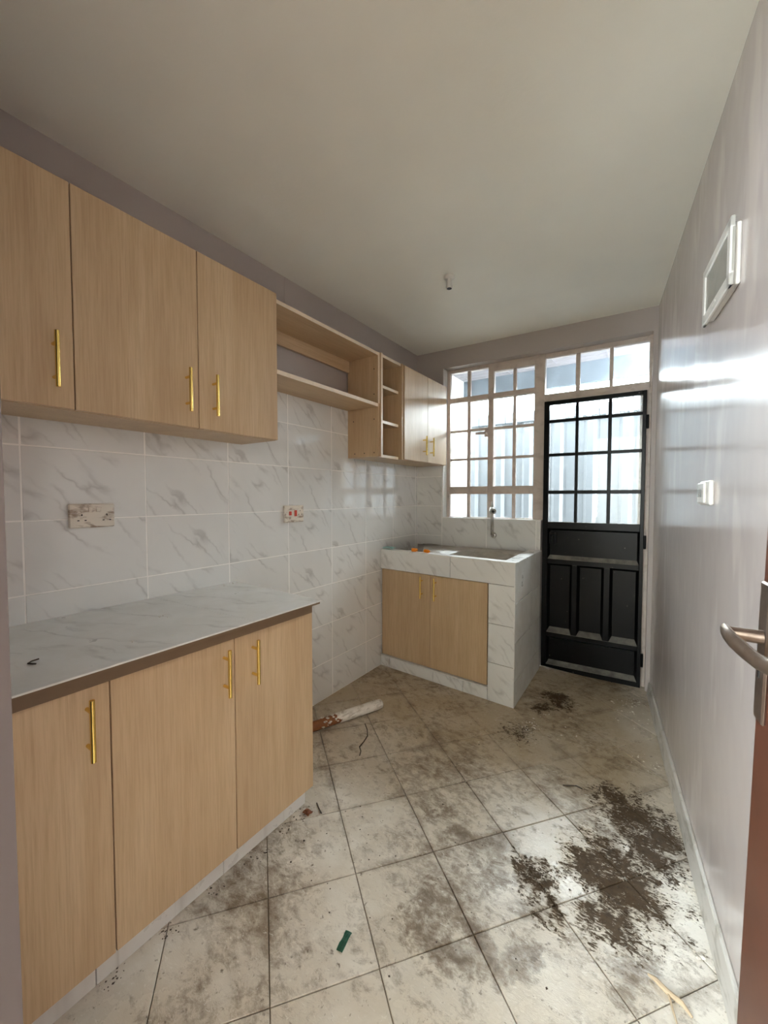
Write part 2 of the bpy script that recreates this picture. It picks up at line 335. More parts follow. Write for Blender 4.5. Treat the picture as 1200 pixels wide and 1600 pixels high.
# ------------------------------------------------------------------ geometry helpers
class MB:
    """collects world-space geometry of ONE mesh object"""
    def __init__(s): s.bm = bmesh.new()
    def box(s, x0, x1, y0, y1, z0, z1, bev=0, T=None):
        x0, x1 = sorted((x0, x1)); y0, y1 = sorted((y0, y1)); z0, z1 = sorted((z0, z1))
        P = [Vector((x, y, z)) for z in (z0, z1) for y in (y0, y1) for x in (x0, x1)]
        if T: P = [Vector(T(*p)) for p in P]
        return s.hexa(P, bev)
    def hexa(s, P, bev=0):
        v = [s.bm.verts.new(p) for p in P]
        fs = [s.bm.faces.new([v[i] for i in q]) for q in ((0, 2, 3, 1), (4, 5, 7, 6), (0, 1, 5, 4), (2, 6, 7, 3), (0, 4, 6, 2), (1, 3, 7, 5))]
        if bev:
            es = list({e for f in fs for e in f.edges})
            bmesh.ops.bevel(s.bm, geom=es, offset=bev, segments=1, affect='EDGES', profile=.5)
        return s
    def cyl(s, a, b, r, r2=None, n=16, caps=True):
        a, b = Vector(a), Vector(b); r2 = r if r2 is None else r2
        d = (b-a).normalized(); q = Vector((0, 0, 1)) if abs(d.z) < .9 else Vector((1, 0, 0))
        e1 = d.cross(q).normalized(); e2 = d.cross(e1)
        A = [s.bm.verts.new(a+(e1*math.cos(2*math.pi*i/n)+e2*math.sin(2*math.pi*i/n))*r) for i in range(n)]
        B_ = [s.bm.verts.new(b+(e1*math.cos(2*math.pi*i/n)+e2*math.sin(2*math.pi*i/n))*r2) for i in range(n)]
        for i in range(n): s.bm.faces.new((A[i], A[(i+1) % n], B_[(i+1) % n], B_[i]))
        if caps: s.bm.faces.new(A[::-1]); s.bm.faces.new(B_)
        return s
    def tube(s, pts, rad, n=10, flat=1.0, upv=(0, 0, 1)):
        pts = [Vector(p) for p in pts]; rings = []
        for i, p in enumerate(pts):
            d = (pts[min(i+1, len(pts)-1)]-pts[max(i-1, 0)]).normalized()
            q = Vector(upv)
            if abs(d.dot(q)) > .95: q = Vector((1, 0, 0))
            e1 = d.cross(q).normalized(); e2 = e1.cross(d).normalized()
            r = rad[i] if isinstance(rad, (list, tuple)) else rad
            rings.append([s.bm.verts.new(p+e1*math.cos(2*math.pi*k/n)*r*flat+e2*math.sin(2*math.pi*k/n)*r) for k in range(n)])
        for a, b in zip(rings, rings[1:]):
            for k in range(n): s.bm.faces.new((a[k], a[(k+1) % n], b[(k+1) % n], b[k]))
        s.bm.faces.new(rings[0][::-1]); s.bm.faces.new(rings[-1])
        return s
    def lathe(s, c, prof, n=24):
        rings = [[s.bm.verts.new((c[0]+r*math.cos(2*math.pi*k/n), c[1]+r*math.sin(2*math.pi*k/n), z)) for k in range(n)] for r, z in prof]
        for a, b in zip(rings, rings[1:]):
            for k in range(n): s.bm.faces.new((a[k], a[(k+1) % n], b[(k+1) % n], b[k]))
        s.bm.faces.new(rings[0][::-1]); s.bm.faces.new(rings[-1])
        return s
    def prism(s, poly, z0, z1, T=None, cham=0):
        """poly: 2-D outline, extruded; optional chamfered top"""
        n = len(poly); T = T or (lambda x, y, z: (x, y, z))
        rings = [[(p[0], p[1], z0) for p in poly]]
        if cham:
            cx = sum(p[0] for p in poly)/n; cy = sum(p[1] for p in poly)/n
            rings.append([(p[0], p[1], z1-cham) for p in poly])
            top = []
            for p in poly:
                d = Vector((cx-p[0], cy-p[1])); d = d.normalized()*min(cham*1.4, d.length*.3); top.append((p[0]+d.x, p[1]+d.y, z1))
            rings.append(top)
        else: rings.append([(p[0], p[1], z1) for p in poly])
        V = [[s.bm.verts.new(T(*q)) for q in r] for r in rings]
        for a, b in zip(V, V[1:]):
            for k in range(n): s.bm.faces.new((a[k], a[(k+1) % n], b[(k+1) % n], b[k]))
        s.bm.faces.new(V[0][::-1]); s.bm.faces.new(V[-1])
        return s
    def build(s, name, m, parent=None, smooth=False, kind=None):
        bmesh.ops.recalc_face_normals(s.bm, faces=s.bm.faces[:])
        xs = [v.co for v in s.bm.verts]
        lo = Vector((min(v[i] for v in xs) for i in range(3))); hi = Vector((max(v[i] for v in xs) for i in range(3)))
        c = (lo+hi)/2
        bmesh.ops.translate(s.bm, verts=s.bm.verts[:], vec=-c)
        me = bpy.data.meshes.new(name); s.bm.to_mesh(me); s.bm.free()
        if smooth:
            for f in me.polygons: f.use_smooth = True
            me.set_sharp_from_angle(angle=R(40))
        me.materials.append(m)
        o = bpy.data.objects.new(name, me); COL.objects.link(o)
        o['_w'] = tuple(c)
        if parent is not None:
            o.parent = parent; o.location = c-Vector(parent['_w'])
        else: o.location = c
        if kind: o['kind'] = kind
        return o
def thing(name, loc, label=None, cat=None, group=None, kind=None):
    o = bpy.data.objects.new(name, None); COL.objects.link(o); o.location = loc; o['_w'] = tuple(loc); o.empty_display_size = .05
    return tag(o, label, cat, group, kind)
def tag(o, label=None, cat=None, group=None, kind=None):
    if label: o['label'] = label
    if cat: o['category'] = cat
    if group: o['group'] = group
    if kind: o['kind'] = kind
    return o
def clip(poly, a, b, c):
    """keep the side a*x+b*y<=c"""
    out = []
    for i, p in enumerate(poly):
        q = poly[(i+1) % len(poly)]; dp = a*p[0]+b*p[1]-c; dq = a*q[0]+b*q[1]-c
        if dp <= 0: out.append(p)
        if dp*dq < 0:
            t = dp/(dp-dq); out.append((p[0]+(q[0]-p[0])*t, p[1]+(q[1]-p[1])*t))
    return out
def area2(poly): return abs(sum(p[0]*q[1]-q[0]*p[1] for p, q in zip(poly, poly[1:]+poly[:1])))/2

TCACHE = {}
def tile(parent, origin, xd, yd, w, h, m, t=.008, name='tile', gap=.0017):
    """one ceramic tile; local x/y on its face, local z out of the wall"""
    w -= 2*gap; h -= 2*gap
    key = (round(w, 4), round(h, 4), t, m.name)
    if key not in TCACHE:
        b = MB(); b.prism([(0, 0), (w, 0), (w, h), (0, h)], 0, t, cham=.0012)
        bmesh.ops.recalc_face_normals(b.bm, faces=b.bm.faces[:])
        me = bpy.data.meshes.new(name); b.bm.to_mesh(me); b.bm.free(); me.materials.append(m); TCACHE[key] = me
    o = bpy.data.objects.new(name, TCACHE[key]); COL.objects.link(o)
    xd, yd = Vector(xd).normalized(), Vector(yd).normalized(); zd = xd.cross(yd)
    jit = random.uniform(-.0006, .0006)
    org = Vector(origin)+xd*gap+yd*gap+zd*jit
    mw = Matrix((xd, yd, zd)).transposed().to_4x4(); mw.translation = org-Vector(parent['_w'])
    o.parent = parent; o.matrix_local = mw
    return o

# frames of the two walls that are not square to the room
BA = R(2.0); BC, BS = math.cos(BA), math.sin(BA)
def BW(u, dep, z): return (-1.733+u*BC-dep*BS, 3.10+u*BS+dep*BC, z)         # back wall: u along, dep outwards
RA = math.atan(.107); RC, RS = math.cos(RA), math.sin(RA)
def RWf(d, v, z): return (0.0+d*RC-v*RS, 3.13+d*RS+v*RC, z)                 # right wall: v along (negative = nearer), d outwards
def rwv(y): return (y-3.13)/RC
HC = 2.525
XL = -1.733

# ------------------------------------------------------------------ setting: shell
wl = MB().box(XL-.13, XL-.008, -.05, 3.32, -.1, HC).build('wall_left', M['wall'], kind='structure')
fl = MB().box(-1.9, 1.3, -2.6, 3.20, -.12, -.008).build('floor', M['fgrout'], kind='structure')
MB().box(-1.9, 1.3, -2.6, 3.32, HC, HC+.12).build('ceiling', M['ceiling'], kind='structure')

# back wall: pieces round the opening, tile carrier set back 8 mm
b = MB()
OP0, OP1, SILL, HEAD, DT = .235, 1.705, 1.118, 2.372, .20
for (u0, u1, z0, z1) in ((-.13, OP0, -.1, HC), (OP0, 1.03, -.1, SILL), (OP0, OP1, HEAD, HC), (OP1, 1.9, -.1, HC)):
    b.box(u0, u1, .008 if u1 <= 1.03 and False else 0.0, DT, z0, z1, T=BW)
wb = b.build('wall_back', M['wall'], kind='structure')
# white-painted reveals of the opening
b = MB(); b.box(OP0, OP0+.006, .001, .078, SILL, HEAD, T=BW); b.box(OP0+.006, 1.03, .001, .078, SILL, SILL+.006, T=BW)
b.build('trim_1', M['white_paint'], kind='structure')
wr = MB().box(0, .12, rwv(-.05), .25, -.1, HC, T=RWf).build('wall_right', M['gloss'], kind='structure')
# front wall with the doorway the picture is taken from
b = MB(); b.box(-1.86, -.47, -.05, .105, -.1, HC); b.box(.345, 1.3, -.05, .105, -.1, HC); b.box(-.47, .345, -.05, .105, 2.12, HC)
b.build('wall_front', M['shadedwall'], kind='structure')
MB().box(-1.98, -1.86, -2.6, -2.4, -.1, HC).box(-1.98, -1.86, -.6, -.05, -.1, HC).box(-1.98, -1.86, -2.4, -.6, -.1, .9).box(-1.98, -1.86, -2.4, -.6, 2.2, HC).build('wall_hall_left', M['ceiling'], kind='structure')  # unseen side opening added so sky light fills in through the doorway
MB().box(1.3, 1.42, -2.6, .105, -.1, HC).build('wall_hall_right', M['wall'], kind='structure')
# far wall of the hall behind the doorway, with an unseen opening added for fill light
b = MB(); b.box(-.55, 1.3, -2.72, -2.6, -.1, HC); b.box(-1.86, -.55, -2.72, -2.6, -.1, .9); b.box(-1.86, -.55, -2.72, -2.6, 2.2, HC)
b.build('wall_hall_back', M['ceiling'], kind='structure')
# skirting along the right wall
sk = MB(); sk.hexa([Vector(RWf(*p)) for p in ((-.022, rwv(1.0), 0), (0, rwv(1.0), 0), (-.022, -.02, 0), (0, -.02, 0), (-.012, rwv(1.0), .085), (0, rwv(1.0), .085), (-.012, -.02, .085), (0, -.02, .085))], .003)
sk.build('baseboard_right', M['skirt'], kind='structure')

# floor tiles, laid diagonally
def floor_poly():
    n = 0
    for i in range(-14, 14):
        for j in range(-4, 18):
            s0, t0 = -1.307+TS*i, .589+TS*j
            g = .0013
            P = [(s, t) for s, t in ((s0+g, t0+g), (s0+TS-g, t0+g), (s0+TS-g, t0+TS-g), (s0+g, t0+TS-g))]
            P = [(s*A39[0]+t*B51[0], s*A39[1]+t*B51[1]) for s, t in P]
            P = clip(P, -1, 0, 1.737); P = clip(P, 0, -1, 0.0) if P else P
            if P: P = clip(P, RC, RS, RC*0+RS*3.13-.004)          # right wall
            if P: P = clip(P, -BS, BC, -BS*-1.733+BC*3.10+.09)   # back wall / door sill
            if len(P) < 3 or area2(P) < 4e-4: continue
            # hidden: under the base cabinet and inside the sink counter
            if all(p[0] < -1.22 and p[1] < 1.16 for p in P): continue
            if all(p[0] < -.72 and p[1] > 2.53 for p in P): continue
            dz = random.uniform(-.0007, .0007)
            MB().prism(P, -.008, dz, cham=.0015).build('tile', M['ftile'], fl); n += 1
    return n
floor_poly()

# wall tiles, left wall: 40 x 25 cm rows
ROWS = [0, .236, .482, .735, .970, 1.219, 1.470, 1.715, 1.886]
COLS = [.106, .43, .82, 1.206, 1.594, 1.965, 2.335, 2.70, 3.062, 3.10]
for r0, r1 in zip(ROWS, ROWS[1:]):
    for c0, c1 in zip(COLS, COLS[1:]):
        if r1 < .8 and c1 < 1.2: continue            # behind the base cabinet
        tile(wl, (XL-.008, c0, r0), (0, 1, 0), (0, 0, 1), c1-c0, r1-r0, M['marble'])
# grout bed behind the tiles, proud of the plaster
gb = MB().box(XL-.0079, XL-.0006, .106, 3.10, 0, 1.886).build('grout_bed', M['grout'], wl)
MB().box(XL-.0085, XL-.0045, 1.585, 1.612, 2.2, HC, .0015).build('plaster_patch', M['wall'], wl)
# back wall tiles: beside and below the window
ux = (BC, BS, 0)
for (u0, u1, z0, z1) in ((.0, .235, .886, .968), (.0, .235, .968, 1.219), (.0, .235, 1.219, 1.47), (.0, .235, 1.47, 1.575),
                         (.235, .62, .886, 1.121), (.62, 1.0, .886, 1.121), (1.0, 1.03, .886, 1.121)):
    tile(wb, BW(u0, 0, z0), ux, (0, 0, 1), u1-u0, z1-z0, M['marble'])
MB().box(0, .235, -.0074, 0, .886, 1.575, T=BW).box(.235, 1.03, -.0074, 0, .886, 1.119, T=BW).build('grout_bed', M['grout'], wb)

# ------------------------------------------------------------------ window_1: steel window and transom over the door
FD0, FD1 = .080, .125                                  # depth of the fixed frame
win = thing('window_1', BW(.63, .1, SILL), kind='structure')
fb = MB()
cols = [(.268, .417), (.445, .598), (.643, .793), (.818, .958)]
def zr(r, c):
    return {0: (2.132, 2.345 if c < 2 else 2.305), 1: (1.864, 2.072 if c == 0 else 2.095), 2: (1.624, 1.843), 3: (1.385 if c else 1.390, 1.604), 4: (1.130, 1.321)}[r]
def bar(u0, u1, z0, z1, d0=FD0, d1=FD1, bev=.002, name='frame_bar', m=None, p=win):
    return MB().box(u0, u1, d0, d1, z0, z1, bev, BW).build(name, m or M['frame'], p)
# outer frame and the heavy bars
bar(OP0+.006, .268, SILL, HEAD); bar(.958, 1.033, 1.1, HEAD, FD0-.012, FD1)
bar(.268, .958, 2.345, HEAD); bar(.268, .958, SILL+.006, 1.130, FD0, FD1)
bar(.598, .643, 1.130, 2.345, FD0-.004, FD1)
bar(.643, .958, 2.305, 2.345, FD0-.006, FD1)
for (u0, u1) in ((.268, .598), (.643, .958)):
    bar(u0, u1, 2.092, 2.132, FD0-.008, FD1); bar(u0, u1, 1.321, 1.385, FD0-.008, FD1)
# glazing bars and panes
g0, g1 = FD0+.010, FD0+.034
for k, (a, c) in enumerate(((.417, .445), (.793, .818))):
    bar(a, c, 1.130, 1.321, g0, g1, name='glazing_bar'); bar(a, c, 1.385, 2.092, g0, g1, name='glazing_bar'); bar(a, c, 2.132, 2.345 if k == 0 else 2.305, g0, g1, name='glazing_bar')
for (u0, u1) in cols:
    for (z0, z1) in ((1.604, 1.624), (1.843, 1.864)):
        bar(u0, u1, z0, z1, g0+.002, g1-.002, name='glazing_bar')
for ci, (u0, u1) in enumerate(cols):
    for r in range(5):
        z0, z1 = zr(r, ci)
        MB().box(u0-.004, u1+.004, g1-.008, g1-.004, z0-.004, z1+.004, 0, BW).build('pane', M['glass'], win)
# putty dabs at the pane corners
# casement latch
lt = MB(); lt.box(.50, .592, FD0-.022, FD0-.010, 1.808, 1.828, .003, BW); lt.box(.572, .598, FD0-.012, FD0+.012, 1.790, 1.842, .002, BW)
lt.build('latch', M['frame'], win)
# transom light
tcols = [(1.033, 1.24), (1.269, 1.455), (1.478, 1.687)]
bar(1.033, 1.70, 2.340, HEAD); bar(1.033, 1.70, 2.012, 2.068, FD0-.012, FD1); bar(1.687, OP1, 0, HEAD, FD0-.012, FD1)
bar(1.640, 1.688, .0, 2.012, .0745, FD1, name='door_stop'); bar(1.033, 1.066, .0, 2.012, .0745, FD1, name='door_stop')
for (a, c) in ((1.24, 1.269), (1.455, 1.478)): bar(a, c, 2.068, 2.340, g0, g1, name='glazing_bar')
for (u0, u1) in tcols:
    MB().box(u0-.003, u1+.003, g1-.008, g1-.004, 2.066, 2.343, 0, BW).build('pane', M['glass'], win)

# ------------------------------------------------------------------ door_1: black steel kitchen door
dr = thing('door_1', BW(1.36, .06, 0), kind='structure')
D0, D1 = .034, .070
def dbar(name, u0, u1, z0, z1, d0=D0, d1=D1, bev=.002): return MB().box(u0, u1, d0, d1, z0, z1, bev, BW).build(name, M['black'], dr)
dbar('stile', 1.038, 1.074, .012, 2.006); dbar('stile', 1.656, 1.678, -.022, 2.006)
dbar('rail', 1.074, 1.656, 1.978, 2.006); dbar('rail', 1.074, 1.656, 1.062, 1.113)
dbar('rail', 1.074, 1.656, .800, .836); dbar('rail', 1.074, 1.656, .248, .282); MB().hexa([Vector(BW(*p)) for p in ((1.074, D0, .012), (1.656, D0, -.016), (1.074, D1, .012), (1.656, D1, -.016), (1.074, D0, .034), (1.656, D0, .034), (1.074, D1, .034), (1.656, D1, .034))]).build('rail', M['black'], dr)
dcols = [(1.074, 1.250), (1.270, 1.456), (1.478, 1.656)]
drows = [(1.868, 1.978), (1.620, 1.846), (1.346, 1.598), (1.113, 1.320)]
for (a, c) in ((1.250, 1.270), (1.456, 1.478)): dbar('glazing_bar', a, c, 1.113, 1.978, D0+.004, D1-.006)
for (u0, u1) in dcols:
    for (z0, z1) in ((1.846, 1.868), (1.598, 1.620), (1.320, 1.346)): dbar('glazing_bar', u0, u1, z0, z1, D0+.006, D1-.008)
for (u0, u1) in dcols:
    for k, (z0, z1) in enumerate(drows):
        MB().box(u0-.003, u1+.003, D1-.012, D1-.008, z0-.003, z1+.003, 0, BW).build('pane', M['glassd' if k == 0 else 'glass'], dr)
for (a, c) in ((1.243, 1.278), (1.448, 1.486)): dbar('mullion', a, c, .282, .800)
def tray(u0, u1, z0, z1, w):
    """pressed sheet panel: bevelled sides running back to a flat field"""
    m = MB(); da, di, db_ = D0+.007, D1-.002, D1+.003
    O = [(u0, da, z0), (u1, da, z0), (u1, da, z1), (u0, da, z1)]; I = [(u0+w*.5, di, z0+w), (u1-w*.5, di, z0+w), (u1-w*.5, di, z1-w*.5), (u0+w*.5, di, z1-w*.5)]
    K = [(u0, db_, z0), (u1, db_, z0), (u1, db_, z1), (u0, db_, z1)]
    V = [[m.bm.verts.new(BW(*p)) for p in r] for r in (I, O, K)]
    for a, c in ((V[0], V[1]), (V[1], V[2])):
        for k in range(4): m.bm.faces.new((a[k], a[(k+1) % 4], c[(k+1) % 4], c[k]))
    m.bm.faces.new(V[0]); m.bm.faces.new(V[2][::-1])
    return m.build('panel', M['black'], dr)
for (u0, u1) in ((1.074, 1.243), (1.278, 1.448), (1.486, 1.656)):
    tray(u0, u1, .282, .800, .034)
tray(1.074, 1.656, .836, 1.062, .026); tray(1.074, 1.656, .034, .248, .03)
bo = MB(); bo.cyl(BW(1.09, D0-.01, 1.02), BW(1.135, D0-.01, 1.02), .007); bo.box(1.088, 1.098, D0-.018, D0+.03, .955, 1.035, .002, BW); bo.box(1.122, 1.136, D0-.022, D0+.004, .945, 1.032, .002, BW)
bo.build('bolt', M['black'], dr, smooth=True)
for z in (.15, .95, 1.75): MB().cyl(BW(1.684, D0-.006, z), BW(1.684, D0-.006, z+.09), .008).build('hinge', M['black'], dr, smooth=True)

# ------------------------------------------------------------------ outside
MB().box(-12, 12, 3.20, 16, -.2, -.06).build('floor_outside', M['ground'], kind='structure')
MB().box(-3.2, -1.69, 3.28, 4.12, -.2, 2.72).build('wall_outside', M['owhite'], kind='structure')
so = MB().box(-1.69, 2.6, 3.28, 4.06, 2.515, 2.6).build('trim_2', M['soffit'], kind='structure')
for k in range(8):
    y0 = 3.305+k*.09
    MB().box(-1.69, 2.6, y0+.003, y0+.087, 2.500, 2.514, .003).build('soffit_board', M['soffit'], so)
for k in range(9):
    x0 = -1.62+k*.42
    MB().box(x0, x0+.012, 3.31, 4.0, 2.496, 2.500).build('cover_strip', M['soffit'], so)
MB().box(-1.69, 2.6, 4.0, 4.06, 2.315, 2.515).build('trim_3', M['fascia'], kind='structure')
FY = 5.0; FZ0, FZ1 = 2.193, 2.318
fence = thing('fence', (-.8, FY, -.06), 'tall bluish grey ribbed sheet metal fence outside beyond the window', 'fence')
pitch = .34
for k in range(-9, 14):
    x0 = -.86+k*pitch
    prof = [(0, 0), (pitch*.56, 0), (pitch*.66, -.035), (pitch*.84, -.035), (pitch*.94, 0), (pitch*1.01, 0)]
    pl = [(x0+x, FY+y) for x, y in prof]+[(x0+x, FY+y+.004) for x, y in reversed(prof)]
    MB().prism(pl, -.06, FZ0+.02).build('sheet', M['sheet'], fence)
    MB().box(x0+.002, x0+pitch-.002, FY-.06, FY+.05, FZ0, FZ1, .006).build('cap_sheet', M['cap'], fence)

# ------------------------------------------------------------------ kitchen units
def handle(parent, x, y, z0, z1, axis='x', out=.032, r=.006):
    """gold bar pull standing off a face; axis = outward direction vector"""
    o = Vector(axis); p0 = Vector((x, y, z0)); p1 = Vector((x, y, z1)); L = z1-z0
    m = MB(); m.cyl(p0+o*out, p1+o*out, r)
    for f in (.2, .8): m.cyl(p0+Vector((0, 0, L*f)), p0+Vector((0, 0, L*f))+o*out, r*.8, n=12)
    return m.build('handle', M['brass'], parent, smooth=True)

# --- wall cabinet, three doors
XD = -1.464; XC = XD-.017
uc = thing('wall_cabinet', (XC, .7, 1.562), 'long oak wall cabinet with three doors and gold bar handles, above the marble worktop', 'cabinet')
MB().box(XL+.001, XC, .108, 1.285, 1.562, 2.232, .001).build('carcass', M['oak'], uc)
for (y0, y1, hy) in ((.108, .494, .445), (.497, .894, .846), (.897, 1.285, .956)):
    d = MB().box(XC+.0005, XD, y0, y1, 1.5635, 2.234, .0012).build('door', M['oak'], uc)
    handle(d, XD, hy, 1.617, 1.777, (1, 0, 0))
# --- open shelf unit
XS = -1.484
os_ = thing('open_shelf_unit', (-1.6, 1.7, 1.875), 'open oak shelf unit between the two closed wall cabinets', 'shelf')
YA, YB = 1.287, 2.128
MB().box(XL+.001, XS, YA, YB, 2.202, 2.220, .001).build('top_panel', M['oakh'], os_)
MB().box(XL+.001, XS, YA, YB, 1.877, 1.897, .001).build('shelf', M['oakh'], os_)
MB().box(XL+.001, XL+.018, YA, YB, 2.128, 2.2015, .001).build('back_rail', M['oakh'], os_)
for (z0, z1, n) in ((1.877, 1.897, 'edge_band'), (2.202, 2.220, 'edge_band')):
    MB().box(XS, XS+.0015, YA, YB, z0, z1).build(n, M['edge'], os_)
# --- niche and two-door wall cabinet
nc = thing('wall_cabinet', (-1.6, 2.6, 1.56), 'oak wall cabinet with open niches and two doors in the corner beside the window', 'cabinet')
N0, N1, N2 = 2.130, 2.166, 2.424
YE = 3.10+.03
MB().box(XL+.001, XS, N0, N0+.018, 1.56, 2.222, .001).build('side_panel', M['oak'], nc)
MB().box(XL+.001, XS+.012, N1-.018, N1, 1.56, 2.222, .001).build('side_panel', M['oak'], nc)
MB().box(XS+.012, XS+.0135, N1-.018, N1, 1.56, 2.222).build('edge_band', M['edge'], nc)
MB().box(XS, XS+.0015, N0, N0+.018, 1.90, 2.222).build('edge_band', M['edge'], nc)
MB().box(XL+.001, XS+.012, N2-.018, N2, 1.56, 2.222, .001).build('side_panel', M['oak'], nc)
MB().box(XL+.001, XL+.012, N1, N2-.018, 1.578, 2.204).build('back_panel', M['oak'], nc)
for z0 in (1.56, 1.786, 2.016, 2.204):
    xs = XS-.02 if z0 in (1.786, 2.016, 1.56) else XS
    MB().box(XL+.012, xs, N1, N2-.018, z0, z0+.018, .001).build('shelf', M['oakh'], nc)
    MB().box(xs, xs+.0015, N1, N2-.018, z0, z0+.018).build('edge_band', M['edge'], nc)
MB().box(XL+.001, XS+.002, N2, YE-.021, 1.56, 2.222, .001).build('carcass', M['oak'], nc)
for (y0, y1, hy) in ((N2+.004, 2.772, 2.70), (2.775, YE-.022, 2.815)):
    d = MB().box(XS+.0025, XD, y0, y1, 1.563, 2.215, .0012).build('door', M['oak'], nc)
    handle(d, XD, hy, 1.613, 1.755, (1, 0, 0))
for (x, z) in ((XS-.03, 1.80), (XS-.03, 1.585), (XL+.06, 1.585), (XL+.14, 1.585), (XL+.05, 1.80), (XS-.03, 1.96), (XS-.03, 2.12)):
    MB().cyl((x, N0-.0008, z), (x, N0+.001, z), .004, n=8).build('screw_hole', M['dark'], nc)

# --- base cabinet and worktop
XB = -1.16; ZC = .877
bc = thing('base_cabinet', (XB, .65, 0), 'oak base cabinet with three doors and gold bar handles under the marble worktop', 'cabinet')
MB().box(XL+.001, XB-.018, .108, 1.186, .09, .845, .001).build('carcass', M['oak'], bc)
MB().box(XL+.001, -1.1595, .108, 1.168, .8455, .8645, .001).box(-1.159, -1.137, .108, 1.168, .8325, .8645, .001).build('top_rail', M['rail'], bc)
for (y0, y1, hy) in ((.108, .448, .398), (.451, .820, .781), (.823, 1.190, .894)):
    d = MB().box(XB-.0175, XB, y0, y1, .0905, .829, .0012).build('door', M['oak'], bc)
    handle(d, XB, hy, .648, .803, (1, 0, 0))
for (y0, y1) in ((.108, .416), (.4165, .796), (.7965, 1.186)):
    MB().box(-1.213, -1.203, y0+.001, y1-.001, .0005, .0895, .001).build('plinth_tile', M['marble_rim'], bc)
MB().box(XL+.001, -1.2135, .108, 1.18, .0005, .0895).build('plinth', M['cement'], bc)
wt = thing('worktop', (-1.42, .7, .865), 'grey veined marble tile worktop on the base cabinet, dusty', 'worktop')
for (p, nm) in (([(XL+.001, .108), (-1.12, .108), (-1.12, .2495), (XL+.001, .2495)], 'slab'), ([(XL+.001, .2505), (-1.12, .2505), (-1.12, .8745), (XL+.001, .8485)], 'slab'), ([(XL+.001, .8498), (-1.12, .8758), (-1.12, 1.205), (XL+.001, 1.24)], 'slab')):
    MB().prism(p, .8722, ZC, cham=.001).build(nm, M['marble_top'], wt)
MB().box(XL+.001, -1.1205, .108, 1.195, .8648, .8720).build('underlay', M['rail'], wt)

# ------------------------------------------------------------------ masonry sink counter
SP0 = Vector((XL+.001, 2.520, 0)); SP1 = Vector((-.690, 2.443, 0)); sd = (SP1-SP0).normalized(); sn = Vector((sd.y, -sd.x, 0))   # sn points to the room
SL = (SP1-SP0).length
def SC(a, dep, z):
    q = SP0+sd*a-sn*dep; return (q.x, q.y, z)
sc = thing('sink_counter', (-1.2, 2.8, 0), 'marble tiled masonry sink counter with two oak doors under the window', 'counter')
Z1, Z2 = .886, .752
def cpoly(d0, z0, z1, name, m, a0=0, a1=None, back=True):
    a1 = SL if a1 is None else a1
    P = [SC(a0, d0, 0)[:2], SC(a1, d0, 0)[:2], (SC(a1, d0, 0)[0]-.006, BW(1.03, -.001, 0)[1]-.004), (SC(a0, d0, 0)[0], BW(max(a0, .0), -.001, 0)[1]-.004)]
    return MB().prism(P, z0, z1).build(name, m, sc)
# solid masonry: pier on the right, rim, plinth
PW = .862/1.0
aP = SL-.172
MB().hexa([Vector(p) for p in (SC(aP, .008, .0), SC(SL-.008, .008, .0), (SC(aP, 0, 0)[0], 3.105, 0), (-.702, 3.118, 0), SC(aP, .008, .735), SC(SL-.008, .008, .735), (SC(aP, 0, 0)[0], 3.105, .735), (-.702, 3.118, .735))]).build('pier', M['cement'], sc)
MB().box(0, aP, .008, .06, .0005, .078, 0, SC).build('plinth', M['cement'], sc)
# apron behind the tiles and rim pieces round the sink
MB().box(0, SL-.008, .008, .06, .752, .889, 0, SC).build('apron', M['cement'], sc)
# tiles on the front
def ft(a0, a1, z0, z1, m='marble', d=.008): tile(sc, SC(a0, d, z0), tuple(sd), (0, 0, 1), a1-a0, z1-z0, M[m])
ft(0.0, .60, Z2, .898); ft(.60, SL, Z2, .898)
ft(aP, SL, .50, Z2); ft(aP, SL, .25, .50); ft(aP, SL, .0, .25)
for a0, a1 in ((0, .085), (.085, .47), (.47, .70), (.70, aP)): ft(a0, a1, .0, .078)
MB().box(0, aP, -.001, .055, .078, .083, .001, SC).build('ledge', M['marble_rim'], sc)
# tiles on the exposed right side
ps = SC(SL, 0, 0); y_end = BW(1.03, 0, 0)[1]-.012
sv = Vector((-.008, y_end-ps[1], 0)); sw = sv.length; svn = sv.normalized()
for (a0, a1) in ((0, .385), (.385, sw)):
    for (z0, z1) in ((0, .16), (.16, .40), (.40, .645), (.645, .898)):
        q = Vector(ps)+svn*a0; tile(sc, (q.x-.008, q.y, z0), tuple(svn), (0, 0, 1), a1-a0, z1-z0, M['marble_dusty'])
# rim tiles on top
def rim(pts): return MB().prism(pts, .889, .9, cham=.0015).build('rim_tile', M['marble_rim'], sc)
f0, f1, fm = SC(0, 0, 0)[:2], SC(SL, 0, 0)[:2], SC(.60, 0, 0)[:2]
i0, i1, im = SC(0, .065, 0)[:2], SC(SL-.085, .065, 0)[:2], SC(.60, .065, 0)[:2]
rim([f0, (fm[0]-.001, fm[1]), (im[0]-.001, im[1]), i0]); rim([(fm[0]+.001, fm[1]), f1, SC(SL, .065, 0)[:2], (im[0]+.001, im[1])])
q = SC(SL, .067, 0)
rim([SC(SL-.085, .067, 0)[:2], q[:2], (q[0]-.008, y_end-.002), (SC(SL-.085, .067, 0)[0]-.006, y_end-.005)])
MB().hexa([Vector(p) for p in (SC(SL-.08, .061, .736), SC(SL-.009, .061, .736), (-.78, y_end-.004, .736), (-.707, y_end-.002, .736), SC(SL-.08, .061, .888), SC(SL-.009, .061, .888), (-.78, y_end-.004, .888), (-.707, y_end-.002, .888))]).build('rim_bed', M['cement'], sc)
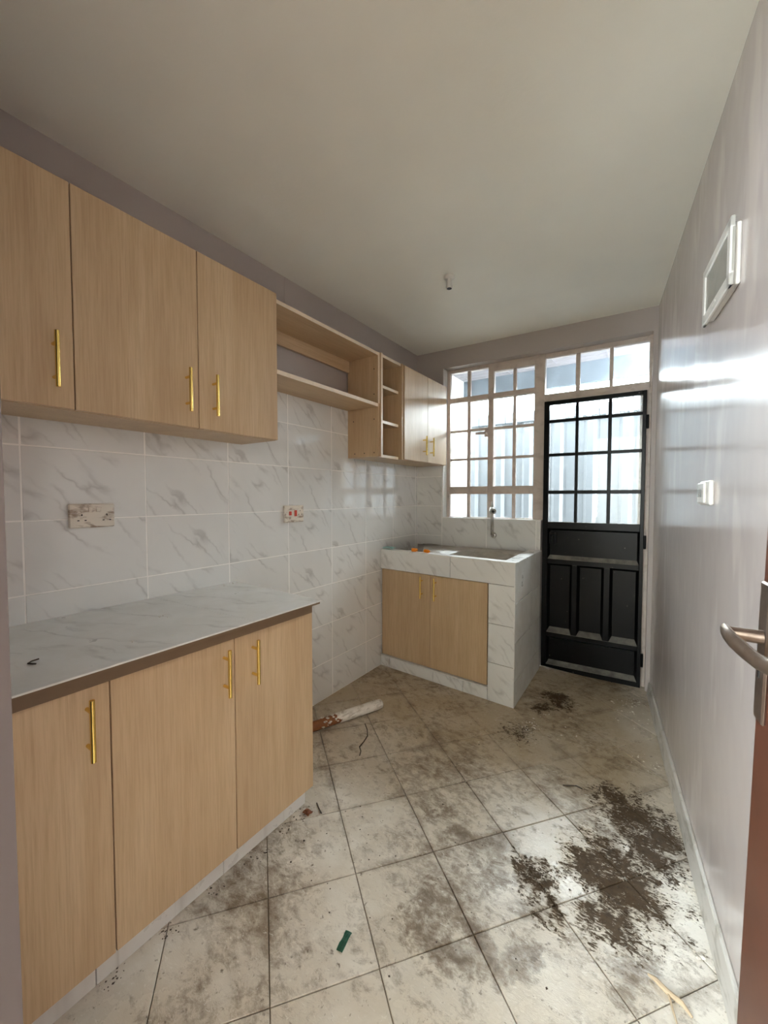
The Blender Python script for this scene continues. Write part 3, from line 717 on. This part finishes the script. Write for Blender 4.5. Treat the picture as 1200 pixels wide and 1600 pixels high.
# doors of the under-sink cupboard
dm = .435
for (a0, a1, ah) in ((.006, dm, .372), (dm+.002, aP-.010, .484)):
    d = MB().box(a0, a1, .012, .028, .090, .748, .001, SC).build('door', M['oak'], sc)
    p = SC(ah, .012, 0); handle(d, p[0], p[1], .578, .735, tuple(sn), .03, .0055)
MB().box(.0, aP, .032, .04, .084, .75, 0, SC).build('dark_backing', M['dark'], sc)  # near-black sheet behind the doors, standing in for the shaded inside

# stainless sink let into the counter
sb = bmesh.new()
snk = thing('kitchen_sink', (-1.2, 2.8, .8), 'dusty stainless steel sink bowl with drainer let into the tiled counter', 'sink')
def rr(cx, cy, hx, hy, r, z, n=6):
    out = []
    for (sx, sy, a0) in ((1, 1, 0), (-1, 1, 90), (-1, -1, 180), (1, -1, 270)):
        for k in range(n+1):
            a = R(a0+90*k/n); out.append((cx+sx*(hx-r)+r*math.cos(a), cy+sy*(hy-r)+r*math.sin(a), z))
    return out
cx, cy = -1.005, 2.735
bm = MB()
rings = [rr(cx, cy, .225, .195, .07, .8875), rr(cx, cy, .218, .188, .066, .882), rr(cx, cy, .205, .175, .06, .80), rr(cx, cy, .185, .155, .06, .745), rr(cx, cy, .05, .05, .045, .738)]
V = [[bm.bm.verts.new(p) for p in r] for r in rings]
N = len(V[0])
for a, c in zip(V, V[1:]):
    for k in range(N): bm.bm.faces.new((a[k], a[(k+1) % N], c[(k+1) % N], c[k]))
bm.bm.faces.new(V[-1])
# deck: outer outline joined to the bowl rim
xl_, xr_ = XL+.004, -.785
ylf, yrf = SC(.0, .068, 0)[1]+.001, SC(SL-.09, .068, 0)[1]+.001
ybl, ybr = 3.094, 3.120
def edge_pt(p):
    d = Vector((p[0]-cx, p[1]-cy)); best = 1e9
    for (nx, ny, c0) in ((1, 0, xr_-cx), (-1, 0, cx-xl_), (0, 1, 3.096-cy), (0, -1, cy-2.527)):
        q = d.x*nx+d.y*ny
        if q > 1e-6: best = min(best, c0/q)
    return (cx+d.x*best, cy+d.y*best, .8875)
outer = [edge_pt(p) for p in rings[0]]
corners = [(xr_, 3.096), (xl_, 3.096), (xl_, 2.527), (xr_, 2.527)]
OV = [bm.bm.verts.new(p) for p in outer]; LV = [bm.bm.verts.new((p[0], p[1], .876)) for p in outer]
for k in range(N):
    k2 = (k+1) % N
    bm.bm.faces.new((OV[k], OV[k2], V[0][k2], V[0][k])); bm.bm.faces.new((OV[k2], OV[k], LV[k], LV[k2]))
    a, c = outer[k], outer[k2]
    for q in corners:      # square off the deck corners
        if abs(a[0]-c[0]) > 1e-4 and abs(a[1]-c[1]) > 1e-4 and min(abs(a[0]-q[0])+abs(c[1]-q[1]), abs(c[0]-q[0])+abs(a[1]-q[1])) < 1e-4:
            vq = bm.bm.verts.new((q[0], q[1], .8875)); bm.bm.faces.new((OV[k], vq, OV[k2]))
bm.build('bowl', M['steel'], snk, smooth=True)
MB().lathe((cx, cy), [(.04, .7385), (.04, .742), (.03, .743), (.012, .741)], 20).build('waste', M['chrome'], snk, smooth=True)
dg = MB()
for k in range(6):
    y = 2.62+k*.075; dg.box(-1.66, -1.32, y, y+.012, .8876, .8895, .0008)
dg.build('drainer_ridges', M['steel'], snk)

# wall tap
tp = thing('wall_tap', (-1.05, 3.115, .99), 'slim chrome wall tap with round spout above the sink', 'tap')
pw = Vector(BW(.68, -.008, .995))
m_ = MB().cyl(pw, pw+Vector((0, -.012, 0)), .024, .018, 20); m_.build('flange', M['chrome'], tp, smooth=True)
MB().tube([pw+Vector((0, -.012, 0)), pw+Vector((0, -.03, .0)), pw+Vector((.003, -.045, .012)), pw+Vector((.006, -.055, .05)), pw+Vector((.012, -.075, .12)), pw+Vector((.016, -.085, .19))], [.014, .014, .014, .0135, .012, .0105], 14).build('riser', M['chrome'], tp, smooth=True)
h0 = pw+Vector((.012, -.070, .212)); h1 = pw+Vector((.034, -.125, .192))
MB().tube([h0, h0+(h1-h0)*.15, h0+(h1-h0)*.8, h1], [.014, .023, .026, .0245], 18).build('spout', M['chrome'], tp, smooth=True)
dn = (h1-h0).normalized(); MB().cyl(h1-dn*.001, h1+dn*.0006, .0115).build('outlet', M['dark'], tp)
MB().tube([h0+Vector((0, 0, .008)), h0+Vector((-.006, .0, .03)), h0+Vector((-.010, .0, .055))], [.008, .006, .0035], 10).build('lever', M['chrome'], tp, smooth=True)

# things left on the counter
for k, (x, y, rot) in enumerate(((-1.44, 2.532, .4), (-1.335, 2.524, -.3))):
    c = thing('bottle_cap', (x, y, .9), ['orange plastic cap on the sink drainer, the left one of two', 'orange plastic cap on the sink drainer, the right one nearer the bowl'][k], 'cap', 'orange caps on the sink drainer')
    d = Vector((math.cos(rot), math.sin(rot), 0))
    a = Vector((x, y, .9005+.0125))-d*.021
    MB().cyl(a, a+d*.032, .0125, .0125, 18).build('cap_body', M['orange'], c, smooth=True)
    MB().cyl(a+d*.0325, a+d*.044, .0095, .0085, 18).build('neck', M['orange'], c, smooth=True)
def crumple(name, c, sx, sy, sz, m, label, cat, seed=0, rot=0):
    b = MB(); n = 7; g = {}
    for i in range(n):
        for j in range(n):
            u, v = i/(n-1)-.5, j/(n-1)-.5
            h = (mnoise.noise(Vector((u*4+seed, v*4, seed)))*.5+.5)
            x, y = u*sx, v*sy; ca, sa = math.cos(rot), math.sin(rot)
            g[i, j] = b.bm.verts.new((c[0]+x*ca-y*sa+.1*sx*mnoise.noise(Vector((u*3, v*3, seed+5))), c[1]+x*sa+y*ca, c[2]+.001+h*sz*(1-1.2*(u*u+v*v))))
    for i in range(n-1):
        for j in range(n-1): b.bm.faces.new((g[i, j], g[i+1, j], g[i+1, j+1], g[i, j+1]))
    bmesh.ops.solidify(b.bm, geom=b.bm.faces[:], thickness=.0015)
    return tag(b.build(name, m), label, cat)
crumple('plastic_wrap', (-1.672, 2.555, .9005), .09, .06, .03, M['teal'], 'crumpled teal plastic wrap on the left end of the sink counter', 'wrapper', 3)
crumple('wet_rag', (-1.56, 3.02, .8885), .16, .06, .02, M['steel'], 'grey rag lying at the back of the sink drainer against the wall', 'rag', 8)

# ------------------------------------------------------------------ electrics
def plate(parent, x, y0, y1, z0, z1, t, m, name='plate'):
    return MB().box(x, x+t, y0, y1, z0, z1, .004).build(name, m, parent)
s1 = thing('wall_socket', (XL, .626, 1.23), 'grubby white double socket on the marble tiles over the worktop', 'socket')
plate(s1, XL+.0005, .553, .699, 1.186, 1.274, .012, M['socket'])
def pins(p, y, z, x):
    for (dy, dz, w, h) in ((0, .011, .0035, .007), (-.011, -.009, .0065, .0035), (.011, -.009, .0065, .0035)):
        MB().box(x, x+.0008, y+dy-w/2, y+dy+w/2, z+dz-h/2, z+dz+h/2).build('pin_slot', M['dark'], p)
pins(s1, .592, 1.222, XL+.0122); pins(s1, .672, 1.222, XL+.0122)
for y in (.62, .645): MB().box(XL+.0122, XL+.0155, y-.008, y+.008, 1.243, 1.262, .0015).build('rocker', M['socket'], s1)
s2 = thing('cooker_switch', (XL, 1.62, 1.2), 'grubby white cooker switch plate with two red rockers on the tiles', 'switch')
plate(s2, XL+.0005, 1.552, 1.700, 1.153, 1.250, .014, M['socket'])
for (y, z0, z1) in ((1.593, 1.193, 1.216), (1.634, 1.187, 1.222)): MB().box(XL+.0142, XL+.019, y-.011, y+.009, z0, z1, .002).build('rocker', M['red'], s2)
pins(s2, 1.670, 1.207, XL+.0142)
sw = thing('light_switch', RWf(0, rwv(1.65), 1.31), 'white paint-smeared switch plate on the lilac gloss wall', 'switch')
MB().box(-.014, -.0005, rwv(1.79), rwv(1.655), 1.272, 1.353, .004, RWf).build('plate', M['plastic'], sw)
MB().box(-.022, -.0142, rwv(1.784), rwv(1.69), 1.278, 1.347, .003, RWf).build('module', M['plastic'], sw)
for k in range(2):
    v = rwv(1.76-k*.035); MB().box(-.0245, -.0222, v-.011, v+.011, 1.298, 1.326, .0012, RWf).build('rocker', simple('grey_rocker', srgb(150, 150, 146), .4) if k == 0 else bpy.data.materials['grey_rocker'], sw)
db = thing('fuse_box', RWf(0, rwv(1.6), 1.88), 'white fuse box with a smoky flap high on the lilac gloss wall', 'fuse box')
y0, y1, z0, z1 = rwv(1.715), rwv(1.46), 1.868, 2.05
MB().box(-.018, -.0005, y0+.008, y1-.008, z0+.008, z1-.008, .003, RWf).build('back_box', M['plastic'], db)
fr = MB()
fr.box(-.030, -.0185, y0, y0+.030, z0, z1, .003, RWf); fr.box(-.030, -.0185, y1-.030, y1, z0, z1, .003, RWf)
fr.box(-.030, -.0185, y0+.030, y1-.030, z0, z0+.034, .003, RWf); fr.box(-.030, -.0185, y0+.030, y1-.030, z1-.03, z1, .003, RWf)
fr.build('cover_frame', M['plastic'], db)
MB().box(-.026, -.0187, y0+.0305, y1-.0305, z0+.0345, z1-.0305, .001, RWf).build('flap', simple('smoky_flap', srgb(160, 158, 150), .25), db)
MB().box(-.032, -.0302, (y0+y1)/2-.02, (y0+y1)/2+.02, z0+.014, z0+.02, .0005, RWf).build('flap_catch', M['plastic'], db)
lh = thing('lamp_holder', (-.975, 2.096, HC), 'bare white bulb holder without a bulb on the ceiling', 'lamp holder')
lx, ly = -.975, 2.096
MB().lathe((lx, ly), [(.031, HC-.0005), (.031, HC-.008), (.026, HC-.014), (.019, HC-.017)], 28).build('ceiling_rose', M['plastic'], lh, smooth=True)
MB().lathe((lx, ly), [(.0165, HC-.0175), (.0165, HC-.050), (.0185, HC-.052), (.0185, HC-.066)], 24).build('socket_body', M['plastic'], lh, smooth=True)
MB().lathe((lx, ly), [(.0135, HC-.0655), (.0135, HC-.0668)], 20).build('socket_mouth', M['dark'], lh)

# ------------------------------------------------------------------ door_2: brown room door standing open along the right wall
d2 = thing('door_2', (.2, .1, 0), kind='structure')
LX, LY = .158, .95          # free edge, room face
def DL(a, dep, z):          # a back along the leaf from the free edge, dep = thickness towards the wall, slight lean
    return (LX+.107*a+dep+.0-(z-1.0)*-.0187, LY-a, z)
MB().box(0, .82, 0, .038, .01, 2.06, .004, DL).build('door_leaf', M['brownw'], d2)
MB().box(.012, .052, -.007, -.0005, .915, 1.155, .003, DL).build('handle_plate', M['bronze'], d2)
hz = 1.063; a0 = .040
MB().cyl(DL(a0, -.0072, hz), DL(a0, -.052, hz), .0115, .0115, 18).build('spindle', M['bronze'], d2, smooth=True)
pts = [DL(a0-.004, -.056, hz+.003), DL(a0+.012, -.057, hz+.002), DL(a0+.040, -.055, hz-.002), DL(a0+.068, -.047, hz-.008), DL(a0+.095, -.040, hz-.012), DL(a0+.125, -.034, hz-.010), DL(a0+.15, -.031, hz-.006)]
MB().tube(pts, [.0125, .0135, .014, .014, .013, .012, .009], 14, flat=.55).build('lever', M['bronze'], d2, smooth=True)
MB().box(.027, .035, -.0085, -.0072, .99, 1.015, .0005, DL).build('keyhole', M['dark'], d2)

# ------------------------------------------------------------------ litter on the floor
st = thing('wooden_stick', (-1.47, 1.75, 0), 'brown stick half coated in flaking white plaster on the floor by the tiled wall', 'stick')
a, b_ = Vector((-1.60, 1.44, .0285)), Vector((-1.362, 2.005, .0315)); dv = b_-a
MB().tube([a+dv*t for t in (0, .25, .5, .72)], [.026, .026, .027, .027], 14).build('shaft', M['stick'], st, smooth=True)
pc = MB(); n = 18; rings = []
e1 = dv.normalized().cross(Vector((0, 0, 1))).normalized(); e2 = e1.cross(dv.normalized())
ts = [.50, .56, .62, .7, .78, .86, .93, .975, .99]
for i, t in enumerate(ts):
    rg = []
    for k in range(n):
        an = 2*math.pi*k/n
        tt = t+(.07*mnoise.noise(Vector((math.cos(an)*1.7, math.sin(an)*1.7, 4.2))) if i == 0 else 0)
        r = .0295+.0016*mnoise.noise(Vector((math.cos(an), math.sin(an), t*14)))
        if i == len(ts)-1: r *= .55
        elif i == len(ts)-2: r *= .9
        rg.append(pc.bm.verts.new(a+dv*tt+(e1*math.cos(an)+e2*math.sin(an))*r))
    rings.append(rg)
for r0, r1 in zip(rings, rings[1:]):
    for k in range(n): pc.bm.faces.new((r0[k], r0[(k+1) % n], r1[(k+1) % n], r1[k]))
pc.bm.faces.new(rings[0][::-1]); pc.bm.faces.new(rings[-1])
pc.build('plaster_coat', M['plaster'], st, smooth=True)
fk = MB()
for k in range(26):
    t = random.uniform(.30, .52); an = random.uniform(-.3, math.pi+.3)
    p = a+dv*t+(e1*math.cos(an)+e2*math.sin(an))*.0272
    s = random.uniform(.003, .009); fk.box(p.x-s, p.x+s, p.y-s*.8, p.y+s*.8, p.z-.001, p.z+.003, .001)
fk.build('plaster_flakes', M['plaster'], st, kind='stuff')

g = crumple('plastic_scrap', (-.724, .866, .0), .020, .058, .008, M['green'], 'small folded dark green plastic scrap on the floor tile', 'scrap', 1, R(10))
crumple('paint_chip', (-1.155, 1.150, .0), .035, .028, .018, M['leaf'], 'rust brown chip on the floor by the base cabinet corner', 'chip', 6)
tw = MB().tube([(.012+.0, 1.262, .006), (.03, 1.255, .010), (.055, 1.242, .008), (.085, 1.232, .010), (.105, 1.215, .006)], [.003, .006, .007, .006, .003], 8); tw.cyl((.055, 1.242, .009), (.075, 1.17, .007), .003, .002, 8)
tag(tw.build('twig', M['twig'], smooth=True), 'pale forked twig on the floor beside the right wall', 'twig')
wi = [(-1.345, 1.80), (-1.30, 1.76), (-1.265, 1.715), (-1.25, 1.66), (-1.243, 1.615), (-1.215, 1.59), (-1.20, 1.56)]
tag(MB().tube([(x, y, .0035) for x, y in wi], .0026, 8).build('cord_scrap', M['wire'], smooth=True), 'thin dark bent scrap of cord on the floor below the stick', 'cord')
wi = [(-1.10, 1.19), (-1.075, 1.175), (-1.045, 1.16)]
tag(MB().tube([(x-.06, y+.02, .0032) for x, y in wi], .0024, 8).build('thin_stick', M['wire'], smooth=True), 'thin dark splinter on the floor at the end of the base cabinet', 'splinter')
tag(MB().tube([(-.315, 1.905, .003), (-.29, 1.92, .004), (-.265, 1.935, .0035), (-.24, 1.93, .003)], .0028, 8).build('bark_strip', M['wire'], smooth=True), 'short dark curved strip on the floor ahead of the black door', 'strip')
# clip left on the worktop
cl = MB().tube([(-1.285, .335, ZC+.002), (-1.305, .325, ZC+.002), (-1.315, .335, ZC+.002), (-1.318, .35, ZC+.002)], .0018, 8)
tag(cl.build('cable_clip', M['wire'], smooth=True), 'small dark C shaped clip on the near end of the worktop', 'clip')

def clods(name, m, spots, n, lo, hi, label, cat, zb=.0, flat=.6):
    b = MB()
    for k in range(n):
        x, y, r = random.choice(spots)
        an, d = random.uniform(0, 2*math.pi), r*math.sqrt(random.random())*1.1
        cx_, cy_ = x+math.cos(an)*d, y+math.sin(an)*d; s = random.uniform(lo, hi)*(1 if random.random() < .85 else 1.5)
        vs = [Vector((1, 0, 0)), Vector((-1, 0, 0)), Vector((0, 1, 0)), Vector((0, -1, 0)), Vector((0, 0, 1)), Vector((0, 0, -1))]
        V = [b.bm.verts.new((cx_+v.x*s*random.uniform(.6, 1.3), cy_+v.y*s*random.uniform(.6, 1.3), zb+s*flat*.8+v.z*s*flat*random.uniform(.7, 1.1))) for v in vs]
        for (i, j, q) in ((0, 2, 4), (2, 1, 4), (1, 3, 4), (3, 0, 4), (2, 0, 5), (1, 2, 5), (3, 1, 5), (0, 3, 5)): b.bm.faces.new((V[i], V[j], V[q]))
    o = b.build(name, m, kind='stuff'); tag(o, label, cat); return o
sp = [(x, y, r) for x, y, r, s in BLOBS if r > .045]
clods('mud_crumbs', M['mud'], sp, 420, .0015, .0055, 'dark mud crumbs over the stains on the floor tiles', 'mud')
clods('plaster_chips', M['plaster'], [(-.07, 2.95, .05), (-.15, 2.85, .08), (-.05, 2.7, .12), (.0, 2.3, .07), (.115, 1.62, .015), (.135, 1.4, .015), (-.56, 2.30, .06), (-.45, 2.35, .15)], 170, .0015, .006, 'white plaster chips on the floor along the right wall and door', 'plaster chips')
clods('dirt_grains', M['mud'], [(-1.19, .45, .03), (-1.18, .6, .03), (-1.185, .75, .03), (-1.17, .9, .04), (-1.18, 1.05, .03), (-1.17, 1.14, .04), (-.9, 1.1, .25), (-.6, 1.3, .4), (-.35, 1.2, .25), (-.7, 1.8, .4)], 220, .001, .0035, 'dark dirt grains on the floor along the base cabinet plinth', 'dirt')
clods('tile_crumbs', M['plaster'], [(-1.69, 1.0, .03), (-1.68, 1.15, .03), (-1.42, .72, .02), (-1.70, 1.2, .02), (-1.25, .55, .1)], 22, .0015, .005, 'white crumbs of tile on the marble worktop', 'crumbs', ZC)

for o in S.objects:
    if '_w' in o: del o['_w']
